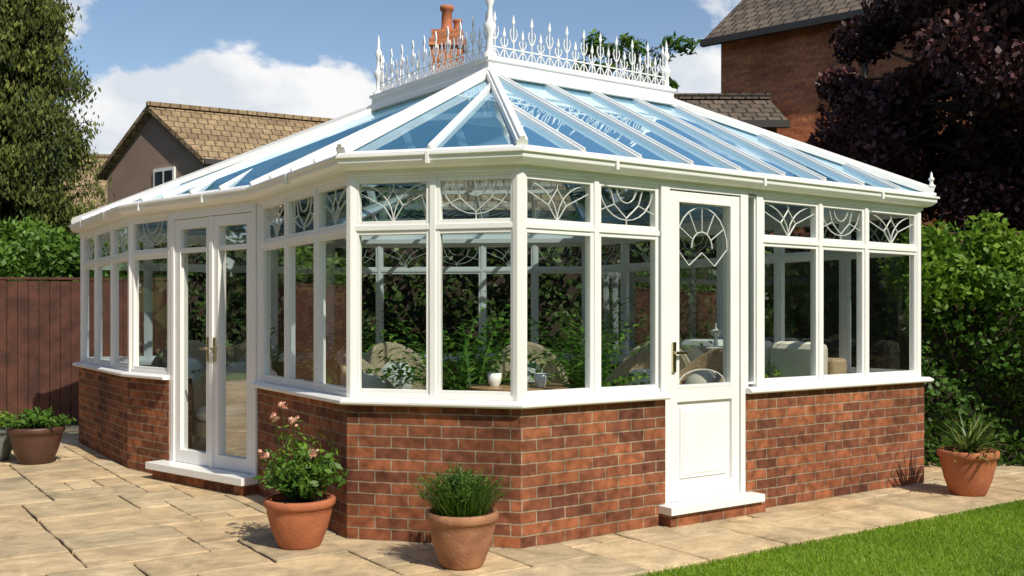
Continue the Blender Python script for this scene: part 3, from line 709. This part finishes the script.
# ---------------- sky & sun
SE=math.radians(46); az=math.radians(144)
sd=Vector((math.sin(az)*math.cos(SE),math.cos(az)*math.cos(SE),math.sin(SE)))
w=bpy.data.worlds.new('World'); scene.world=w; w.use_nodes=True; nt=w.node_tree; N_=nt.nodes; L_=nt.links; N_.clear()
out=N_.new('ShaderNodeOutputWorld'); bg=N_.new('ShaderNodeBackground'); bg.inputs[1].default_value=.13; L_.new(bg.outputs[0],out.inputs[0])
sky=N_.new('ShaderNodeTexSky'); sky.sky_type='NISHITA'; sky.sun_disc=False; sky.sun_elevation=SE; sky.sun_rotation=az; sky.air_density=1.0; sky.dust_density=.8; sky.ozone_density=1.2
tc=N_.new('ShaderNodeTexCoord'); mp=N_.new('ShaderNodeMapping'); mp.inputs['Scale'].default_value=(1,1,1.6); L_.new(tc.outputs['Generated'],mp.inputs[0])
nz=N_.new('ShaderNodeTexNoise'); nz.inputs['Scale'].default_value=6.5; nz.inputs['Detail'].default_value=10; nz.inputs['Roughness'].default_value=.58; nz.inputs['Distortion'].default_value=.1; L_.new(mp.outputs[0],nz.inputs['Vector'])
def blob(px,py,rad,amt):
    d=Vector(((px-512)/1000,1,(315-py)/1000)).normalized(); d.z*=1.6
    ds=N_.new('ShaderNodeVectorMath'); ds.operation='DISTANCE'; L_.new(mp.outputs[0],ds.inputs[0]); ds.inputs[1].default_value=d
    m=N_.new('ShaderNodeMapRange'); m.inputs[1].default_value=0; m.inputs[2].default_value=rad; m.inputs[3].default_value=amt; m.inputs[4].default_value=0; m.interpolation_type='SMOOTHSTEP'; L_.new(ds.outputs['Value'],m.inputs[0]); return m
acc=nz.outputs[0]
for b_ in (blob(165,120,.15,.36),blob(300,115,.16,.36),blob(120,170,.15,.35),blob(345,150,.15,.2),blob(700,95,.10,.4),blob(60,18,.12,.2),blob(240,160,.2,.25),blob(740,5,.14,.2),blob(235,15,.10,.12)):
    ad=N_.new('ShaderNodeMath'); L_.new(acc,ad.inputs[0]); L_.new(b_.outputs[0],ad.inputs[1]); acc=ad.outputs[0]
ms=N_.new('ShaderNodeMapRange'); ms.inputs[1].default_value=.65; ms.inputs[2].default_value=.74; ms.interpolation_type='SMOOTHSTEP'; L_.new(acc,ms.inputs[0])
n2=N_.new('ShaderNodeTexNoise'); n2.inputs['Scale'].default_value=10; n2.inputs['Detail'].default_value=8; L_.new(mp.outputs[0],n2.inputs['Vector'])
cc=N_.new('ShaderNodeValToRGB'); cc.color_ramp.elements[0].position=.38; cc.color_ramp.elements[1].position=.56; cc.color_ramp.elements[0].color=(.72,.77,.84,1); cc.color_ramp.elements[1].color=(.98,.98,.98,1); L_.new(n2.outputs[0],cc.inputs[0])
sc=N_.new('ShaderNodeVectorMath'); sc.operation='SCALE'; sc.inputs['Scale'].default_value=7.6; L_.new(cc.outputs[0],sc.inputs[0])
mx=N_.new('ShaderNodeMix'); mx.data_type='RGBA'; L_.new(ms.outputs[0],mx.inputs[0]); L_.new(sky.outputs[0],mx.inputs[6]); L_.new(sc.outputs[0],mx.inputs[7]); L_.new(mx.outputs[2],bg.inputs[0])
sl=bpy.data.lights.new('sun','SUN'); sl.energy=5.0; sl.angle=math.radians(.5); sl.color=(1,.92,.78); so_=bpy.data.objects.new('sun',sl); scene.collection.objects.link(so_)
so_.rotation_euler=sd.to_track_quat('Z','Y').to_euler()
# ---------------- camera
cam=bpy.data.cameras.new('camera'); co=bpy.data.objects.new('camera',cam); scene.collection.objects.link(co)
co.location=(0,0,CAMH); co.rotation_euler=(math.pi/2,0,0); cam.sensor_width=36; cam.lens=35.16; cam.shift_y=27/1024; cam.clip_end=2000; cam.clip_start=.05
scene.camera=co
